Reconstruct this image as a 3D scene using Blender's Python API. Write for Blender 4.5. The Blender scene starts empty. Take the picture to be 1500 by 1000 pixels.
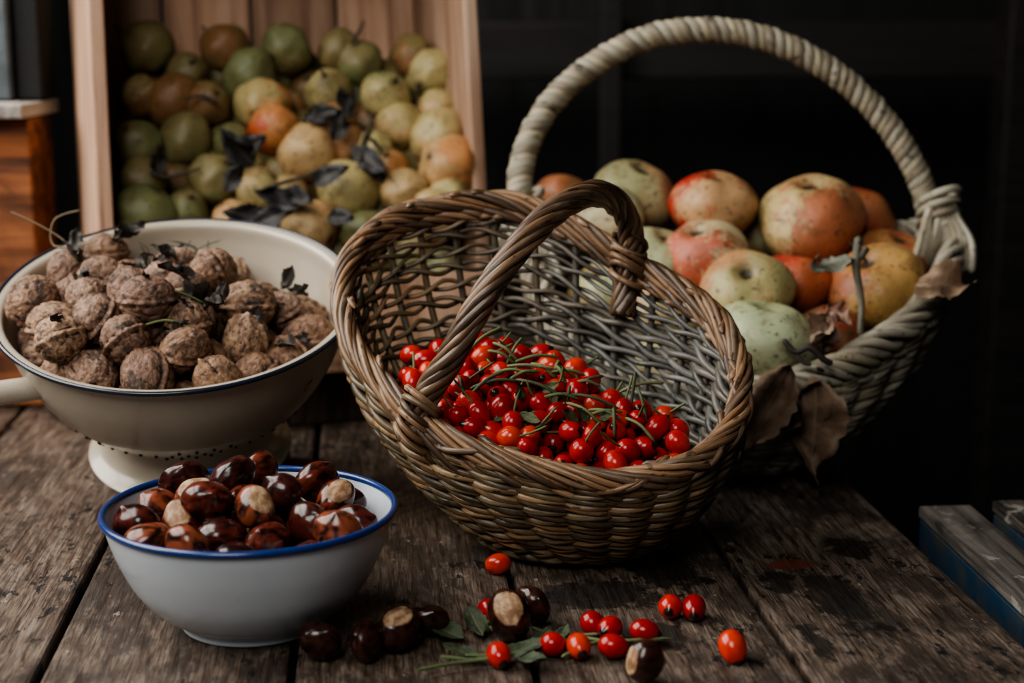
import bpy, math, random
import numpy as np
from mathutils import Vector, Matrix, noise, Euler
random.seed(7)
rng = np.random.default_rng(7)
PI = math.pi
scene = bpy.context.scene
COL = scene.collection

# ------------------------------------------------------------------ mesh builder
class MB:
    def __init__(s):
        s.v=[]; s.f=[]; s.ca=[]; s.cb=[]; s.loc=[]; s.rnd=[]; s.n=0
    def add(s, V, F, ca, cb=None, loc=None, rnd=None):
        V=np.asarray(V,float); n=len(V)
        def col(c):
            c=np.asarray(c,float)
            if c.ndim==1: c=np.tile(c,(n,1))
            return c
        if cb is None: cb=ca
        if loc is None: loc=V
        if rnd is None: rnd=random.random()
        s.v.append(V); s.f.append(np.asarray(F,int)+s.n)
        s.ca.append(col(ca)); s.cb.append(col(cb)); s.loc.append(np.asarray(loc,float))
        s.rnd.append(np.full(n,rnd)); s.n+=n
    def obj(s, name, mat, parent=None, smooth=True):
        V=np.concatenate(s.v); F=np.concatenate(s.f)
        me=bpy.data.meshes.new(name)
        me.from_pydata(V.tolist(),[],F.tolist())
        me.polygons.foreach_set('use_smooth',[smooth]*len(me.polygons))
        one=np.ones((len(V),1))
        a=me.attributes.new('ca','FLOAT_COLOR','POINT'); a.data.foreach_set('color',np.hstack([np.concatenate(s.ca),one]).ravel())
        a=me.attributes.new('cb','FLOAT_COLOR','POINT'); a.data.foreach_set('color',np.hstack([np.concatenate(s.cb),one]).ravel())
        a=me.attributes.new('loc','FLOAT_VECTOR','POINT'); a.data.foreach_set('vector',np.concatenate(s.loc).ravel())
        a=me.attributes.new('rnd','FLOAT','POINT'); a.data.foreach_set('value',np.concatenate(s.rnd))
        me.materials.append(mat); me.update()
        o=bpy.data.objects.new(name,me); COL.objects.link(o)
        if parent: o.parent=parent
        return o

def empty(name):
    e=bpy.data.objects.new(name,None); e.empty_display_size=.05; COL.objects.link(e); return e

def cubesphere(n):
    key={}; V=[]; F=[]
    def idx(p):
        k=(round(p[0],5),round(p[1],5),round(p[2],5))
        if k not in key: key[k]=len(V); V.append(p)
        return key[k]
    for ax in range(3):
        for sg in (-1,1):
            for i in range(n):
                for j in range(n):
                    q=[]
                    for (a,b) in ((i,j),(i+1,j),(i+1,j+1),(i,j+1)):
                        x=math.tan((-1+2*a/n)*PI/4); y=math.tan((-1+2*b/n)*PI/4)
                        p=[0,0,0]; p[ax]=sg; p[(ax+1)%3]=x; p[(ax+2)%3]=y
                        l=math.sqrt(sum(c*c for c in p)); q.append(idx(tuple(c/l for c in p)))
                    if sg<0: q=q[::-1]
                    F.append(q)
    return np.array(V),np.array(F)

def rotm(e=None):
    if e is None: e=(random.uniform(0,2*PI),random.uniform(0,2*PI),random.uniform(0,2*PI))
    return np.array(Euler(e).to_matrix())
def rot_to(d, spin=0.0):
    d=Vector(d).normalized()
    q=Vector((0,0,1)).rotation_difference(d)
    return np.array((q.to_matrix() @ Matrix.Rotation(spin,3,'Z')))

def nrm(a): return a/np.maximum(np.linalg.norm(a,axis=-1,keepdims=True),1e-9)

def tangents(P,closed):
    if closed: return nrm(np.roll(P,-1,0)-np.roll(P,1,0))
    return nrm(np.gradient(P,axis=0))
def frames(P,closed=False,center=None):
    T=tangents(P,closed)
    if center is not None:
        N=P-center; N=N-(N*T).sum(1,keepdims=True)*T; N=nrm(N)
    else:
        N=np.zeros_like(P); r=np.array([0.3,0.5,0.81])
        r=r-T[0]*np.dot(r,T[0]); N[0]=r/np.linalg.norm(r)
        for i in range(1,len(P)):
            r=N[i-1]-T[i]*np.dot(N[i-1],T[i]); N[i]=r/np.linalg.norm(r)
    return T,N,np.cross(T,N)

def tube(mb,P,R,ca,cb=None,sides=6,closed=False,center=None,rnd=None,fr=None,flat=1.0):
    P=np.asarray(P,float); n=len(P)
    T,N,B=fr if fr is not None else frames(P,closed,center)
    R=np.broadcast_to(np.asarray(R,float),(n,)).copy()
    if not closed: R[0]*=.15; R[-1]*=.15
    a=np.arange(sides)*2*PI/sides
    V=P[:,None,:]+R[:,None,None]*(np.cos(a)[None,:,None]*N[:,None,:]+flat*np.sin(a)[None,:,None]*B[:,None,:])
    V=V.reshape(-1,3)
    s=np.concatenate([[0],np.cumsum(np.linalg.norm(np.diff(P,axis=0),axis=1))])
    L=np.stack([np.repeat(s*100,sides),np.tile(np.cos(a),n)*.5,np.tile(np.sin(a),n)*.5],1)
    i=np.arange(n if closed else n-1)[:,None]; j=np.arange(sides)[None,:]
    i2=(i+1)%n; j2=(j+1)%sides
    F=np.stack([i*sides+j,i2*sides+j,i2*sides+j2,i*sides+j2],-1).reshape(-1,4)
    def rep(c):
        if c is None: return None
        c=np.asarray(c,float)
        return np.repeat(c,sides,axis=0) if c.ndim==2 else c
    mb.add(V,F,rep(ca),rep(cb),L,rnd)

def rope(mb,P,k,off,r,turns,colf,closed=False,center=None,sides=7,flat=1.0,jit=0.0):
    P=np.asarray(P,float); T,N,B=frames(P,closed,center); n=len(P)
    s=np.arange(n)/(n if closed else n-1)
    for q in range(k):
        a=2*PI*(turns*s+q/k)
        f1,f2=random.randint(3,9),random.randint(10,17); p1,p2=random.uniform(0,6),random.uniform(0,6)
        o=off*(1+jit*(np.sin(2*PI*f1*s+p1)*.6+np.sin(2*PI*f2*s+p2)*.4))
        a=a+jit*.8*np.sin(2*PI*f1*s+p2)
        Q=P+(o*np.cos(a))[:,None]*N+(flat*o*np.sin(a))[:,None]*B
        tube(mb,Q,r*random.uniform(.85,1.15),colf(),sides=sides,closed=closed,center=center)

def catmull(C,n,closed=False):
    C=np.asarray(C,float); m=len(C); out=[]
    segs=m if closed else m-1
    for k in range(n):
        u=k/(n if closed else n-1)*segs; i=min(int(u),segs-1); t=u-i
        if closed: p=[C[(i+d)%m] for d in (-1,0,1,2)]
        else: p=[C[max(0,min(m-1,i+d))] for d in (-1,0,1,2)]
        out.append(.5*((2*p[1])+(-p[0]+p[2])*t+(2*p[0]-5*p[1]+4*p[2]-p[3])*t*t+(-p[0]+3*p[1]-3*p[2]+p[3])*t**3))
    return np.array(out)

def revolve(mb,prof,segs,M,ca):
    prof=np.array(prof); n=len(prof); a=np.arange(segs)*2*PI/segs
    V=np.stack([prof[:,0][:,None]*np.cos(a),prof[:,0][:,None]*np.sin(a),np.repeat(prof[:,1][:,None],segs,1)],-1).reshape(-1,3)
    L=V.copy()
    V=V@np.array(M.to_3x3()).T+np.array(M.translation)
    i=np.arange(n-1)[:,None]; j=np.arange(segs)[None,:]; j2=(j+1)%segs
    F=np.stack([i*segs+j,i*segs+j2,(i+1)*segs+j2,(i+1)*segs+j],-1).reshape(-1,4)
    mb.add(V,F,ca,None,L)

# ------------------------------------------------------------------ node helpers
def newmat(name):
    m=bpy.data.materials.new(name); m.use_nodes=True
    return m,m.node_tree,m.node_tree.nodes['Principled BSDF']
def lk(nt,a,b): nt.links.new(a,b)
def setin(nt,sock,v):
    if isinstance(v,bpy.types.NodeSocket): nt.links.new(v,sock)
    elif v is not None:
        if hasattr(sock.default_value,'__len__') and hasattr(v,'__len__') and len(sock.default_value)==4 and len(v)==3: v=(*v,1)
        sock.default_value=v
def attr(nt,name,out='Color'):
    n=nt.nodes.new('ShaderNodeAttribute'); n.attribute_name=name; return n.outputs[out]
def math_(nt,op,a,b=None,c=None,clamp=False):
    n=nt.nodes.new('ShaderNodeMath'); n.operation=op; n.use_clamp=clamp
    setin(nt,n.inputs[0],a); setin(nt,n.inputs[1],b); setin(nt,n.inputs[2],c); return n.outputs[0]
def vmath(nt,op,a,b):
    n=nt.nodes.new('ShaderNodeVectorMath'); n.operation=op
    setin(nt,n.inputs[0],a); setin(nt,n.inputs[1],b); return n.outputs[0]
def vlen(nt,a):
    n=nt.nodes.new('ShaderNodeVectorMath'); n.operation='LENGTH'; setin(nt,n.inputs[0],a); return n.outputs['Value']
def nz(nt,vec,scale,detail=3,rough=.55,dist=0):
    n=nt.nodes.new('ShaderNodeTexNoise'); setin(nt,n.inputs['Vector'],vec)
    n.inputs['Scale'].default_value=scale; n.inputs['Detail'].default_value=detail
    n.inputs['Roughness'].default_value=rough; n.inputs['Distortion'].default_value=dist
    return n.outputs[0]
def vor(nt,vec,scale):
    n=nt.nodes.new('ShaderNodeTexVoronoi'); setin(nt,n.inputs['Vector'],vec); n.inputs['Scale'].default_value=scale
    return n.outputs['Distance']
def mr(nt,v,a,b,c=0,d=1):
    n=nt.nodes.new('ShaderNodeMapRange'); n.interpolation_type='SMOOTHSTEP'
    setin(nt,n.inputs[0],v)
    for i,x in enumerate((a,b,c,d)): n.inputs[i+1].default_value=x
    return n.outputs[0]
def mix(nt,f,a,b,blend='MIX'):
    n=nt.nodes.new('ShaderNodeMix'); n.data_type='RGBA'; n.blend_type=blend
    setin(nt,n.inputs[0],f); setin(nt,n.inputs[6],a); setin(nt,n.inputs[7],b); return n.outputs[2]
def bump(nt,bsdf,h,strength,dist):
    n=nt.nodes.new('ShaderNodeBump'); n.inputs['Strength'].default_value=strength; n.inputs['Distance'].default_value=dist
    lk(nt,h,n.inputs['Height']); lk(nt,n.outputs[0],bsdf.inputs['Normal'])
def seedvec(nt):
    loc=attr(nt,'loc','Vector'); r=attr(nt,'rnd','Fac')
    c=nt.nodes.new('ShaderNodeCombineXYZ'); k=math_(nt,'MULTIPLY',r,37.0)
    for i in range(3): lk(nt,k,c.inputs[i])
    return loc,vmath(nt,'ADD',loc,c.outputs[0]),r
def sep(nt,v):
    n=nt.nodes.new('ShaderNodeSeparateXYZ'); lk(nt,v,n.inputs[0]); return n.outputs

def mat_fruit():
    m,nt,b=newmat('fruit_skin'); loc,v,r=seedvec(nt)
    ca=attr(nt,'ca'); cb=attr(nt,'cb'); x,y,z=sep(nt,loc)
    vs=vmath(nt,'MULTIPLY',v,(5,5,.8))
    st=nz(nt,vs,1.8,5,.65); n1=nz(nt,v,1.1,2)
    t=math_(nt,'ADD',math_(nt,'MULTIPLY',st,.95),math_(nt,'MULTIPLY',n1,.75))
    t=math_(nt,'ADD',t,math_(nt,'MULTIPLY',x,.20))
    mask=mr(nt,t,.78,1.0)
    c=mix(nt,mask,ca,cb)
    c=mix(nt,mr(nt,nz(nt,v,2.4,6,.7),.50,.68,0,.6),c,(.17,.095,.04))
    c=mix(nt,mr(nt,vor(nt,v,9),.0,.10,.5,0),c,(.5,.42,.24))
    c=mix(nt,mr(nt,nz(nt,v,6,4,.6),.60,.66,0,.65),c,(.05,.03,.018))
    c=mix(nt,mr(nt,nz(nt,v,1.7,5,.6),.60,.72,0,.5),c,(.09,.055,.03))
    az=math_(nt,'ABSOLUTE',z)
    c=mix(nt,mr(nt,az,.90,.975,0,.35),c,(.12,.08,.03))
    c=mix(nt,mr(nt,az,.982,.994,0,.9),c,(.025,.016,.010))
    lk(nt,c,b.inputs['Base Color']); b.inputs['Roughness'].default_value=.48
    bump(nt,b,nz(nt,v,7,5),.3,.002)
    return m
def mat_walnut():
    m,nt,b=newmat('walnut_shell'); loc,v,r=seedvec(nt)
    ca=attr(nt,'ca')
    crev=sep(nt,attr(nt,'cb','Vector'))[0]
    n=nz(nt,v,2.6,5,.65,.6)
    c=mix(nt,mr(nt,n,.36,.60),(.15,.075,.045),ca)
    c=mix(nt,mr(nt,nz(nt,v,1.3,5,.65),.55,.63,0,.8),c,(.035,.02,.015))
    c=mix(nt,mr(nt,crev,.08,.45,.92,0),c,(.022,.012,.009))
    lk(nt,c,b.inputs['Base Color']); b.inputs['Roughness'].default_value=.5
    bump(nt,b,nz(nt,v,3.2,6,.65,1.2),.8,.004)
    return m
def mat_chestnut():
    m,nt,b=newmat('chestnut_shell'); loc,v,r=seedvec(nt)
    x,y,z=sep(nt,loc); ca=attr(nt,'ca')
    n=nz(nt,vmath(nt,'MULTIPLY',v,(2,2,.6)),1.3,1)
    c=mix(nt,mr(nt,n,.35,.7),ca,(.016,.005,.004))
    zz=math_(nt,'ADD',z,math_(nt,'MULTIPLY',math_(nt,'SUBTRACT',nz(nt,v,2),.5),.3))
    hil=mr(nt,zz,-.80,-.70,1,0)
    hc=mix(nt,mr(nt,nz(nt,v,2.2,5),.38,.66),(.20,.10,.045),(.50,.34,.21))
    c=mix(nt,hil,c,hc)
    lk(nt,c,b.inputs['Base Color'])
    lk(nt,mr(nt,hil,0,1,.2,.6),b.inputs['Roughness'])
    bump(nt,b,nz(nt,v,4,4),.10,.001)
    return m
def mat_hip():
    m,nt,b=newmat('rose_hip_skin'); loc,v,r=seedvec(nt); x,y,z=sep(nt,loc)
    c=mix(nt,mr(nt,nz(nt,v,1.2),.35,.7),attr(nt,'ca'),attr(nt,'cb'))
    c=mix(nt,mr(nt,z,-.93,-.85,1,0),c,(.02,.012,.008))
    lk(nt,c,b.inputs['Base Color']); b.inputs['Roughness'].default_value=.22
    return m
def mat_wicker(name='willow',rough=.55,dirt=.6):
    m,nt,b=newmat(name); loc,v,r=seedvec(nt)
    ca=attr(nt,'ca')
    vs=vmath(nt,'MULTIPLY',v,(.3,2.5,2.5))
    n=nz(nt,vs,1.5,4,.6); n2=nz(nt,v,.5,3)
    c=mix(nt,mr(nt,n,.38,.68,0,dirt),ca,(.03,.02,.013))
    c=mix(nt,mr(nt,n2,.5,.72,0,.45),c,mix(nt,.35,ca,(.40,.31,.22)))
    c=mix(nt,mr(nt,nz(nt,v,.9,3),.60,.68,0,.75),c,(.018,.014,.010))
    lk(nt,c,b.inputs['Base Color']); b.inputs['Roughness'].default_value=rough
    bump(nt,b,n,.4,.001)
    return m
def mat_leaf():
    m,nt,b=newmat('leaf_blade'); loc,v,r=seedvec(nt)
    x,y,z=sep(nt,loc)
    n=nz(nt,v,2.5,5,.65)
    c=mix(nt,mr(nt,n,.35,.7),attr(nt,'ca'),attr(nt,'cb'))
    vein=math_(nt,'ABSOLUTE',x)
    c=mix(nt,mr(nt,vein,.0,.07,.5,0),c,(.25,.2,.13))
    lk(nt,c,b.inputs['Base Color']); b.inputs['Roughness'].default_value=.6
    bump(nt,b,n,.5,.002)
    return m
def mat_enamel(name,edge_chips=0.0,rough=.22,dirt=(.2,.17,.12)):
    m,nt,b=newmat(name); loc,v,r=seedvec(nt)
    n=nz(nt,v,9,4)
    c=mix(nt,mr(nt,n,.45,.8,0,.35),attr(nt,'ca'),dirt)
    if edge_chips>0:
        ch=mr(nt,nz(nt,v,45,3),.74,.77,0,edge_chips)
        c=mix(nt,ch,c,(.015,.012,.01))
    lk(nt,c,b.inputs['Base Color']); b.inputs['Roughness'].default_value=rough
    b.inputs['Coat Weight'].default_value=.3; b.inputs['Coat Roughness'].default_value=.1
    return m
def objvec(nt,mul=23.0):
    tc=nt.nodes.new('ShaderNodeTexCoord'); oi=nt.nodes.new('ShaderNodeObjectInfo')
    cx=nt.nodes.new('ShaderNodeCombineXYZ'); k=math_(nt,'MULTIPLY',oi.outputs['Random'],mul)
    for i in range(3): lk(nt,k,cx.inputs[i])
    return tc.outputs['Object'],vmath(nt,'ADD',tc.outputs['Object'],cx.outputs[0]),oi.outputs['Random']
def mat_wood(name,dark,mid,light,axis=1,scale=1.0,stain=.5,rough=.65,wear=None,knot=.0):
    m,nt,b=newmat(name); ob,v,rn=objvec(nt)
    sc=[90*scale]*3; sc[axis]=5*scale
    sc2=[16*scale]*3; sc2[axis]=2.2*scale
    g=nz(nt,vmath(nt,'MULTIPLY',v,tuple(sc)),1,5,.65,.6)
    g2=nz(nt,vmath(nt,'MULTIPLY',v,tuple(sc2)),1,4,.6,1.5)
    c=mix(nt,mr(nt,g,.32,.62),dark,mid)
    c=mix(nt,mr(nt,g2,.42,.68),c,mix(nt,mr(nt,g,.3,.7),mid,light))
    c=mix(nt,mr(nt,nz(nt,v,7*scale,5,.6,.5),.52,.66,0,stain),c,dark)
    if wear is not None:
        c=mix(nt,mr(nt,nz(nt,v,30*scale,4,.6),.60,.66,0,.8),c,wear)
    hs=mix(nt,mr(nt,rn,0,1),(.8,.8,.8),(1.1,1.05,1.0))
    c=mix(nt,1.0,c,hs,'MULTIPLY')
    lk(nt,c,b.inputs['Base Color']); lk(nt,mr(nt,g,.3,.7,rough-.12,rough+.15),b.inputs['Roughness'])
    bump(nt,b,math_(nt,'ADD',g,math_(nt,'MULTIPLY',g2,.7)),.55,.0025)
    return m
def mat_table(name,smear=None,stains=()):
    m,nt,b=newmat(name); ob,v,rn=objvec(nt)
    x,y,z=sep(nt,v)
    warp=nz(nt,vmath(nt,'MULTIPLY',v,(5,2.4,1)),1,2,.5)
    ringc=math_(nt,'ADD',math_(nt,'MULTIPLY',x,190.),math_(nt,'MULTIPLY',warp,75.))
    ring=math_(nt,'MULTIPLY_ADD',math_(nt,'SINE',math_(nt,'MULTIPLY',ringc,2.4)),.5,.5)
    fine=nz(nt,vmath(nt,'MULTIPLY',v,(700,34,1)),1,5,.7)
    med=nz(nt,vmath(nt,'MULTIPLY',v,(220,14,1)),1,6,.74)
    blot=nz(nt,vmath(nt,'MULTIPLY',v,(14,8,1)),1,7,.75)
    c=mix(nt,mr(nt,fine,.34,.62),(.034,.022,.016),(.185,.138,.106))
    c=mix(nt,mr(nt,ring,.35,.9,0,.50),c,(.055,.035,.025))
    c=mix(nt,mr(nt,med,.53,.66,0,.7),c,(.25,.208,.172))
    c=mix(nt,mr(nt,med,.46,.36,0,.85),c,(.016,.011,.009))
    c=mix(nt,mr(nt,blot,.46,.58,0,.78),c,(.026,.018,.014))
    ch=nz(nt,vmath(nt,'MULTIPLY',v,(85,42,1)),1,7,.72)
    gate=mr(nt,nz(nt,v,9,3),.44,.54)
    c=mix(nt,math_(nt,'MULTIPLY',mr(nt,ch,.56,.585),gate),c,(.008,.006,.005))
    c=mix(nt,mr(nt,nz(nt,vmath(nt,'MULTIPLY',v,(90,40,1)),1,6,.72),.65,.68,0,.7),c,(.38,.33,.28))
    for (sx,sy,rx,ry) in stains:
        d=vmath(nt,'SUBTRACT',ob,(sx,sy,0)); d=vmath(nt,'MULTIPLY',d,(1/rx,1/ry,0))
        e=math_(nt,'ADD',vlen(nt,d),math_(nt,'MULTIPLY',math_(nt,'SUBTRACT',nz(nt,v,60,5,.7),.5),2.2))
        c=mix(nt,mr(nt,e,.7,.95,.85,0),c,(.008,.006,.005))
    if smear:
        sx,sy,rx,ry=smear
        d=vmath(nt,'SUBTRACT',ob,(sx,sy,0)); d=vmath(nt,'MULTIPLY',d,(1/rx,1/ry,0))
        e=math_(nt,'ADD',vlen(nt,d),math_(nt,'MULTIPLY',math_(nt,'SUBTRACT',nz(nt,v,70,5,.7),.5),2.4))
        c=mix(nt,mr(nt,e,.6,.9,.8,0),c,(.18,.032,.02))
    hs=mix(nt,rn,(.8,.8,.8),(1.12,1.08,1.05))
    c=mix(nt,1.0,c,hs,'MULTIPLY')
    lk(nt,c,b.inputs['Base Color']); lk(nt,mr(nt,med,.3,.7,.40,.72),b.inputs['Roughness'])
    h=math_(nt,'ADD',math_(nt,'MULTIPLY',fine,.5),med); h=math_(nt,'SUBTRACT',h,math_(nt,'MULTIPLY',mr(nt,ch,.57,.60),.4))
    bump(nt,b,h,.6,.0018)
    return m
def mat_plain(name,c,rough=.6,n=.3,c2=None,scale=20):
    m,nt,b=newmat(name); tc=nt.nodes.new('ShaderNodeTexCoord')
    f=mr(nt,nz(nt,tc.outputs['Object'],scale,4),.35,.7,0,1)
    c2=c2 or tuple(x*(1-n) for x in c)
    lk(nt,mix(nt,f,c,c2),b.inputs['Base Color']); b.inputs['Roughness'].default_value=rough
    return m

FRUIT=mat_fruit(); WAL=mat_walnut(); CHE=mat_chestnut(); HIP=mat_hip()
WICK=mat_wicker('willow_brown',.36,.6); WICKW=mat_wicker('willow_cream',.6,.45); STEM=mat_wicker('twig_bark',.7); LEAF=mat_leaf()

def board(name,size,M,mat,parent=None,bev=.002):
    me=bpy.data.meshes.new(name); x,y,z=[s/2 for s in size]
    V=[(-x,-y,-z),(x,-y,-z),(x,y,-z),(-x,y,-z),(-x,-y,z),(x,-y,z),(x,y,z),(-x,y,z)]
    F=[(0,3,2,1),(4,5,6,7),(0,1,5,4),(1,2,6,5),(2,3,7,6),(3,0,4,7)]
    me.from_pydata(V,[],F); me.materials.append(mat)
    o=bpy.data.objects.new(name,me); COL.objects.link(o); o.matrix_world=M
    if parent: o.parent=parent
    if bev>0:
        b=o.modifiers.new('b','BEVEL'); b.width=bev; b.segments=2
    return o
T=Matrix.Translation

# ------------------------------------------------------------------ camera
cam=bpy.data.cameras.new('camera'); co=bpy.data.objects.new('camera',cam); COL.objects.link(co)
cam.sensor_width=36; cam.lens=55.2; co.location=(0,0,.38); co.rotation_euler=(math.radians(90-11.3),0,0)
cam.clip_start=.05; cam.dof.use_dof=True; cam.dof.focus_distance=1.08; cam.dof.aperture_fstop=4.5
scene.camera=co
scene.view_settings.view_transform='AgX'
try: scene.view_settings.look='AgX - Medium High Contrast'
except Exception: pass
scene.view_settings.exposure=.05

# ------------------------------------------------------------------ room
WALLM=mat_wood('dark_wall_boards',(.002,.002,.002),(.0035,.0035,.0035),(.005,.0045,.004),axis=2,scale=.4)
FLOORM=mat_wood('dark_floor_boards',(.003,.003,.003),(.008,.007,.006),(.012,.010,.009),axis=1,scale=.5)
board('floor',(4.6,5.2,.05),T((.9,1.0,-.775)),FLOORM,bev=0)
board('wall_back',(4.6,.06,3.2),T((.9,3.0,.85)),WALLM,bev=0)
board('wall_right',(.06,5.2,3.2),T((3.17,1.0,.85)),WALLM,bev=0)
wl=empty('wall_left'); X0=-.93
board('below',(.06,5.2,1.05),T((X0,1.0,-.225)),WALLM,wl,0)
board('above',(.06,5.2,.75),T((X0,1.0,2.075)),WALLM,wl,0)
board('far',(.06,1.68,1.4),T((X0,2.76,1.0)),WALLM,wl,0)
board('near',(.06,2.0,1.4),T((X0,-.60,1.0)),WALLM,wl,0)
PAINT=mat_plain('blue_grey_paint',(.12,.15,.17),.6,.5)
wn=empty('window_1')
for yy in (.42,1.15,1.90): board('mullion',(.05,.04,1.4),T((X0,yy,1.0)),PAINT,wn,.003)
for zz in (.32,1.0,1.68): board('rail',(.045,1.52,.035),T((X0,1.16,zz)),PAINT,wn,.003)
BEAM=mat_wood('dark_beam',(.003,.0022,.002),(.008,.005,.004),(.012,.0075,.006),axis=0,scale=.6)
bm=empty('beam')
board('beam_a',(2.2,.09,.09),T((.75,2.55,.345)),BEAM,bm,.004)
board('beam_post',(.035,.05,1.3),T((.155,2.5,-.10)),BEAM,bm,.004)
board('beam_post_b',(.08,.08,1.8),T((.80,2.48,.14)),BEAM,bm,.004)

SILL=mat_wood('sill_pale',(.14,.13,.12),(.32,.31,.29),(.46,.44,.41),axis=1,scale=1)
ORG=mat_wood('orange_wood',(.05,.018,.009),(.26,.09,.032),(.42,.17,.07),axis=0,scale=.8,stain=.85)
ld=empty('window_ledge')
board('ledge_top',(.41,.13,.014),T((-.680,1.60,.300)),SILL,ld,.002)
board('ledge_box',(.39,.08,.292),T((-.672,1.60,.147)),ORG,ld,.003)
board('frame_post',(.04,.05,.6),T((-.525,1.625,.608)),PAINT,ld,.003)
board('frame_post_dark',(.026,.05,.6),T((-.489,1.635,.608)),WALLM,ld,.003)

# ------------------------------------------------------------------ table
TB=mat_table('weathered_plank')
TB_R=mat_table('weathered_plank_stained',(-.033,-.135,.022,.014),((-.018,-.205,.022,.06),(-.05,-.17,.012,.03),(.02,-.10,.02,.03),(-.055,-.28,.01,.04)))
TB_M=mat_table('weathered_plank_soiled',None,((-.02,-.20,.05,.03),(.03,-.15,.03,.05),(0,-.28,.03,.03)))
tb=empty('wooden_table'); ang=math.radians(5.3)
R5=Matrix.Rotation(ang,4,'Z')
edges=[-.283-.152*3,-.283-.152*2,-.283-.152,-.283,-.131,.0162,.1776,.330]
Ln=1.55
for i in range(7):
    a,b=edges[i],edges[i+1]; w=b-a-.0055; cx=(a+b)/2
    M=T((cx,.871,-.0125))@R5@T((0,.35,0))
    board('plank_%d'%(i+1),(w,Ln,.025),M@T((0,0,random.uniform(-.0008,.0004))),TB_R if i==6 else (TB_M if i==5 else TB),tb,.0030)
for yy in (.25,1.45): board('batten',(1.0,.08,.04),T((-.2-.09*(yy-.87),yy,-.046))@R5,TB,tb,.003)
for (x,y) in ((-.62,.25),(.28,.25),(-.72,1.45),(.17,1.45)): board('leg',(.06,.06,.69),T((x,y,-.405)),TB,tb,.003)

BW=mat_wood('worn_bench_wood',(.02,.018,.016),(.12,.105,.095),(.24,.22,.195),axis=1,scale=1.2,stain=.5,wear=(.34,.33,.31))
BB=mat_plain('blue_paint',(.014,.045,.09),.5,.6,(.05,.06,.06),scale=40)
bn=empty('slatted_bench')
for k,(x,y0,y1) in enumerate(((.362,1.0,1.235),(.425,1.07,1.25),(.482,1.1,1.28))):
    board('slat_%d'%(k+1),(.044,y1-y0,.010),T((x,(y0+y1)/2,-.008))@Matrix.Rotation(.065,4,'Z'),BW,bn,.002)
    board('slat_side_%d'%(k+1),(.042,y1-y0-.004,.026),T((x,(y0+y1)/2,-.0275))@Matrix.Rotation(.065,4,'Z'),BB,bn,.001)
for y in (1.11,1.2): board('cross',(.16,.03,.03),T((.42,y,-.056)),BB,bn,.002)
for (x,y) in ((.37,1.11),(.48,1.2)): board('bench_leg',(.03,.03,.68),T((x,y,-.410)),BB,bn,.002)

# ------------------------------------------------------------------ wicker basket builder
def basket(mb,rim,base,hf,N,rows,rw,rs,A,colf,t0=.04,t1=.94,sp=8,vamp=.27,thin=None):
    cb_=np.mean(base(np.linspace(0,2*PI,64,endpoint=False)),0); cr_=np.mean(rim(np.linspace(0,2*PI,64,endpoint=False)),0)
    def S(ph,t):
        b=base(ph); r=rim(ph); h=hf(t)
        P=b+(r-b)*np.array([1,1,0])*np.reshape(h,(-1,1))
        P[:,2]=b[:,2]+(r[:,2]-b[:,2])*t
        c=cb_+(cr_-cb_)*np.reshape(t,(-1,1))
        o=P-c; o[:,2]=0; o=nrm(o); return P,o
    for k in range(N):
        ph=2*PI*k/N; t=np.linspace(0,1,24); P,o=S(np.full(24,ph),t)
        tube(mb,P,rs,colf(np.full(24,ph),t),sides=6)
    M=N*sp; ph=np.arange(M)*2*PI/M
    for j in range(rows):
        t=t0+(t1-t0)*j/(rows-1); t=np.full(M,t)
        dt=(t1-t0)/(rows-1); sg=1 if j%2 else -1
        for s in (0,PI):
            q=N*ph/2+s
            wob=.14*dt*np.sin(3*ph+j)+.08*dt*np.sin(7*ph+j*2)
            P,o=S(ph,t+vamp*dt*sg*np.sin(q)+wob)
            P=P+o*(A*np.cos(q))[:,None]
            rr=rw*random.uniform(.85,1.15)*(1+.12*np.sin(ph*2+j))
            if thin is not None: rr=rr*thin(ph,t)
            tube(mb,P,rr,colf(ph,t),closed=True,center=P.mean(0),sides=6)
    for f in np.linspace(.1,1,9):
        P=cb_+(base(ph)-cb_)*f; P[:,2]+=.001*np.cos(N*ph/2+f*30)
        tube(mb,P,rw,colf(ph,np.zeros(M)),closed=True,center=P.mean(0),sides=5)
    return S

# small brown basket
def rimS(ph):
    ph=np.atleast_1d(ph); x=.147*np.cos(ph); w=-.044*np.cos(ph)+.136*np.sin(ph)
    w=w*(1+.015*np.sin(5*ph)); dip=-.014*np.exp(-((ph-1.0)/.45)**2)
    t=math.radians(35)
    return np.stack([.018+x,1.14+w*math.cos(t),.162+w*math.sin(t)+dip],1)
def baseS(ph):
    ph=np.atleast_1d(ph); return np.stack([.048+.060*np.cos(ph),1.125+.052*np.sin(ph),np.full(len(ph),.005)],1)
hS=lambda t: np.sin(np.clip(t,0,1)*PI/2)**.80
pal=[(.20,.12,.058),(.135,.088,.045),(.27,.17,.088),(.085,.06,.035),(.16,.12,.068)]
def colS(ph,t):
    c=np.array(random.choice(pal))*random.uniform(.65,1.25)
    g=np.array((.125,.135,.130))*random.uniform(.6,1.3)  # blue-grey blended into the back-right rods, painting in the cool light there
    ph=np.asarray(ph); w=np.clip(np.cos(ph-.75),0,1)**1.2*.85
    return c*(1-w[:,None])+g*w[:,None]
def thinS(ph,t):
    d=np.clip(np.cos(ph-1.9),0,1)**.7
    return 1-.36*d*np.clip((t-.25)/.35,0,1)
mb=MB()
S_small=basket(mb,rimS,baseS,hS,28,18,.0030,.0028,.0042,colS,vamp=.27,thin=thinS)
ph=np.linspace(0,2*PI,320,endpoint=False); PR=rimS(ph)
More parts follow.
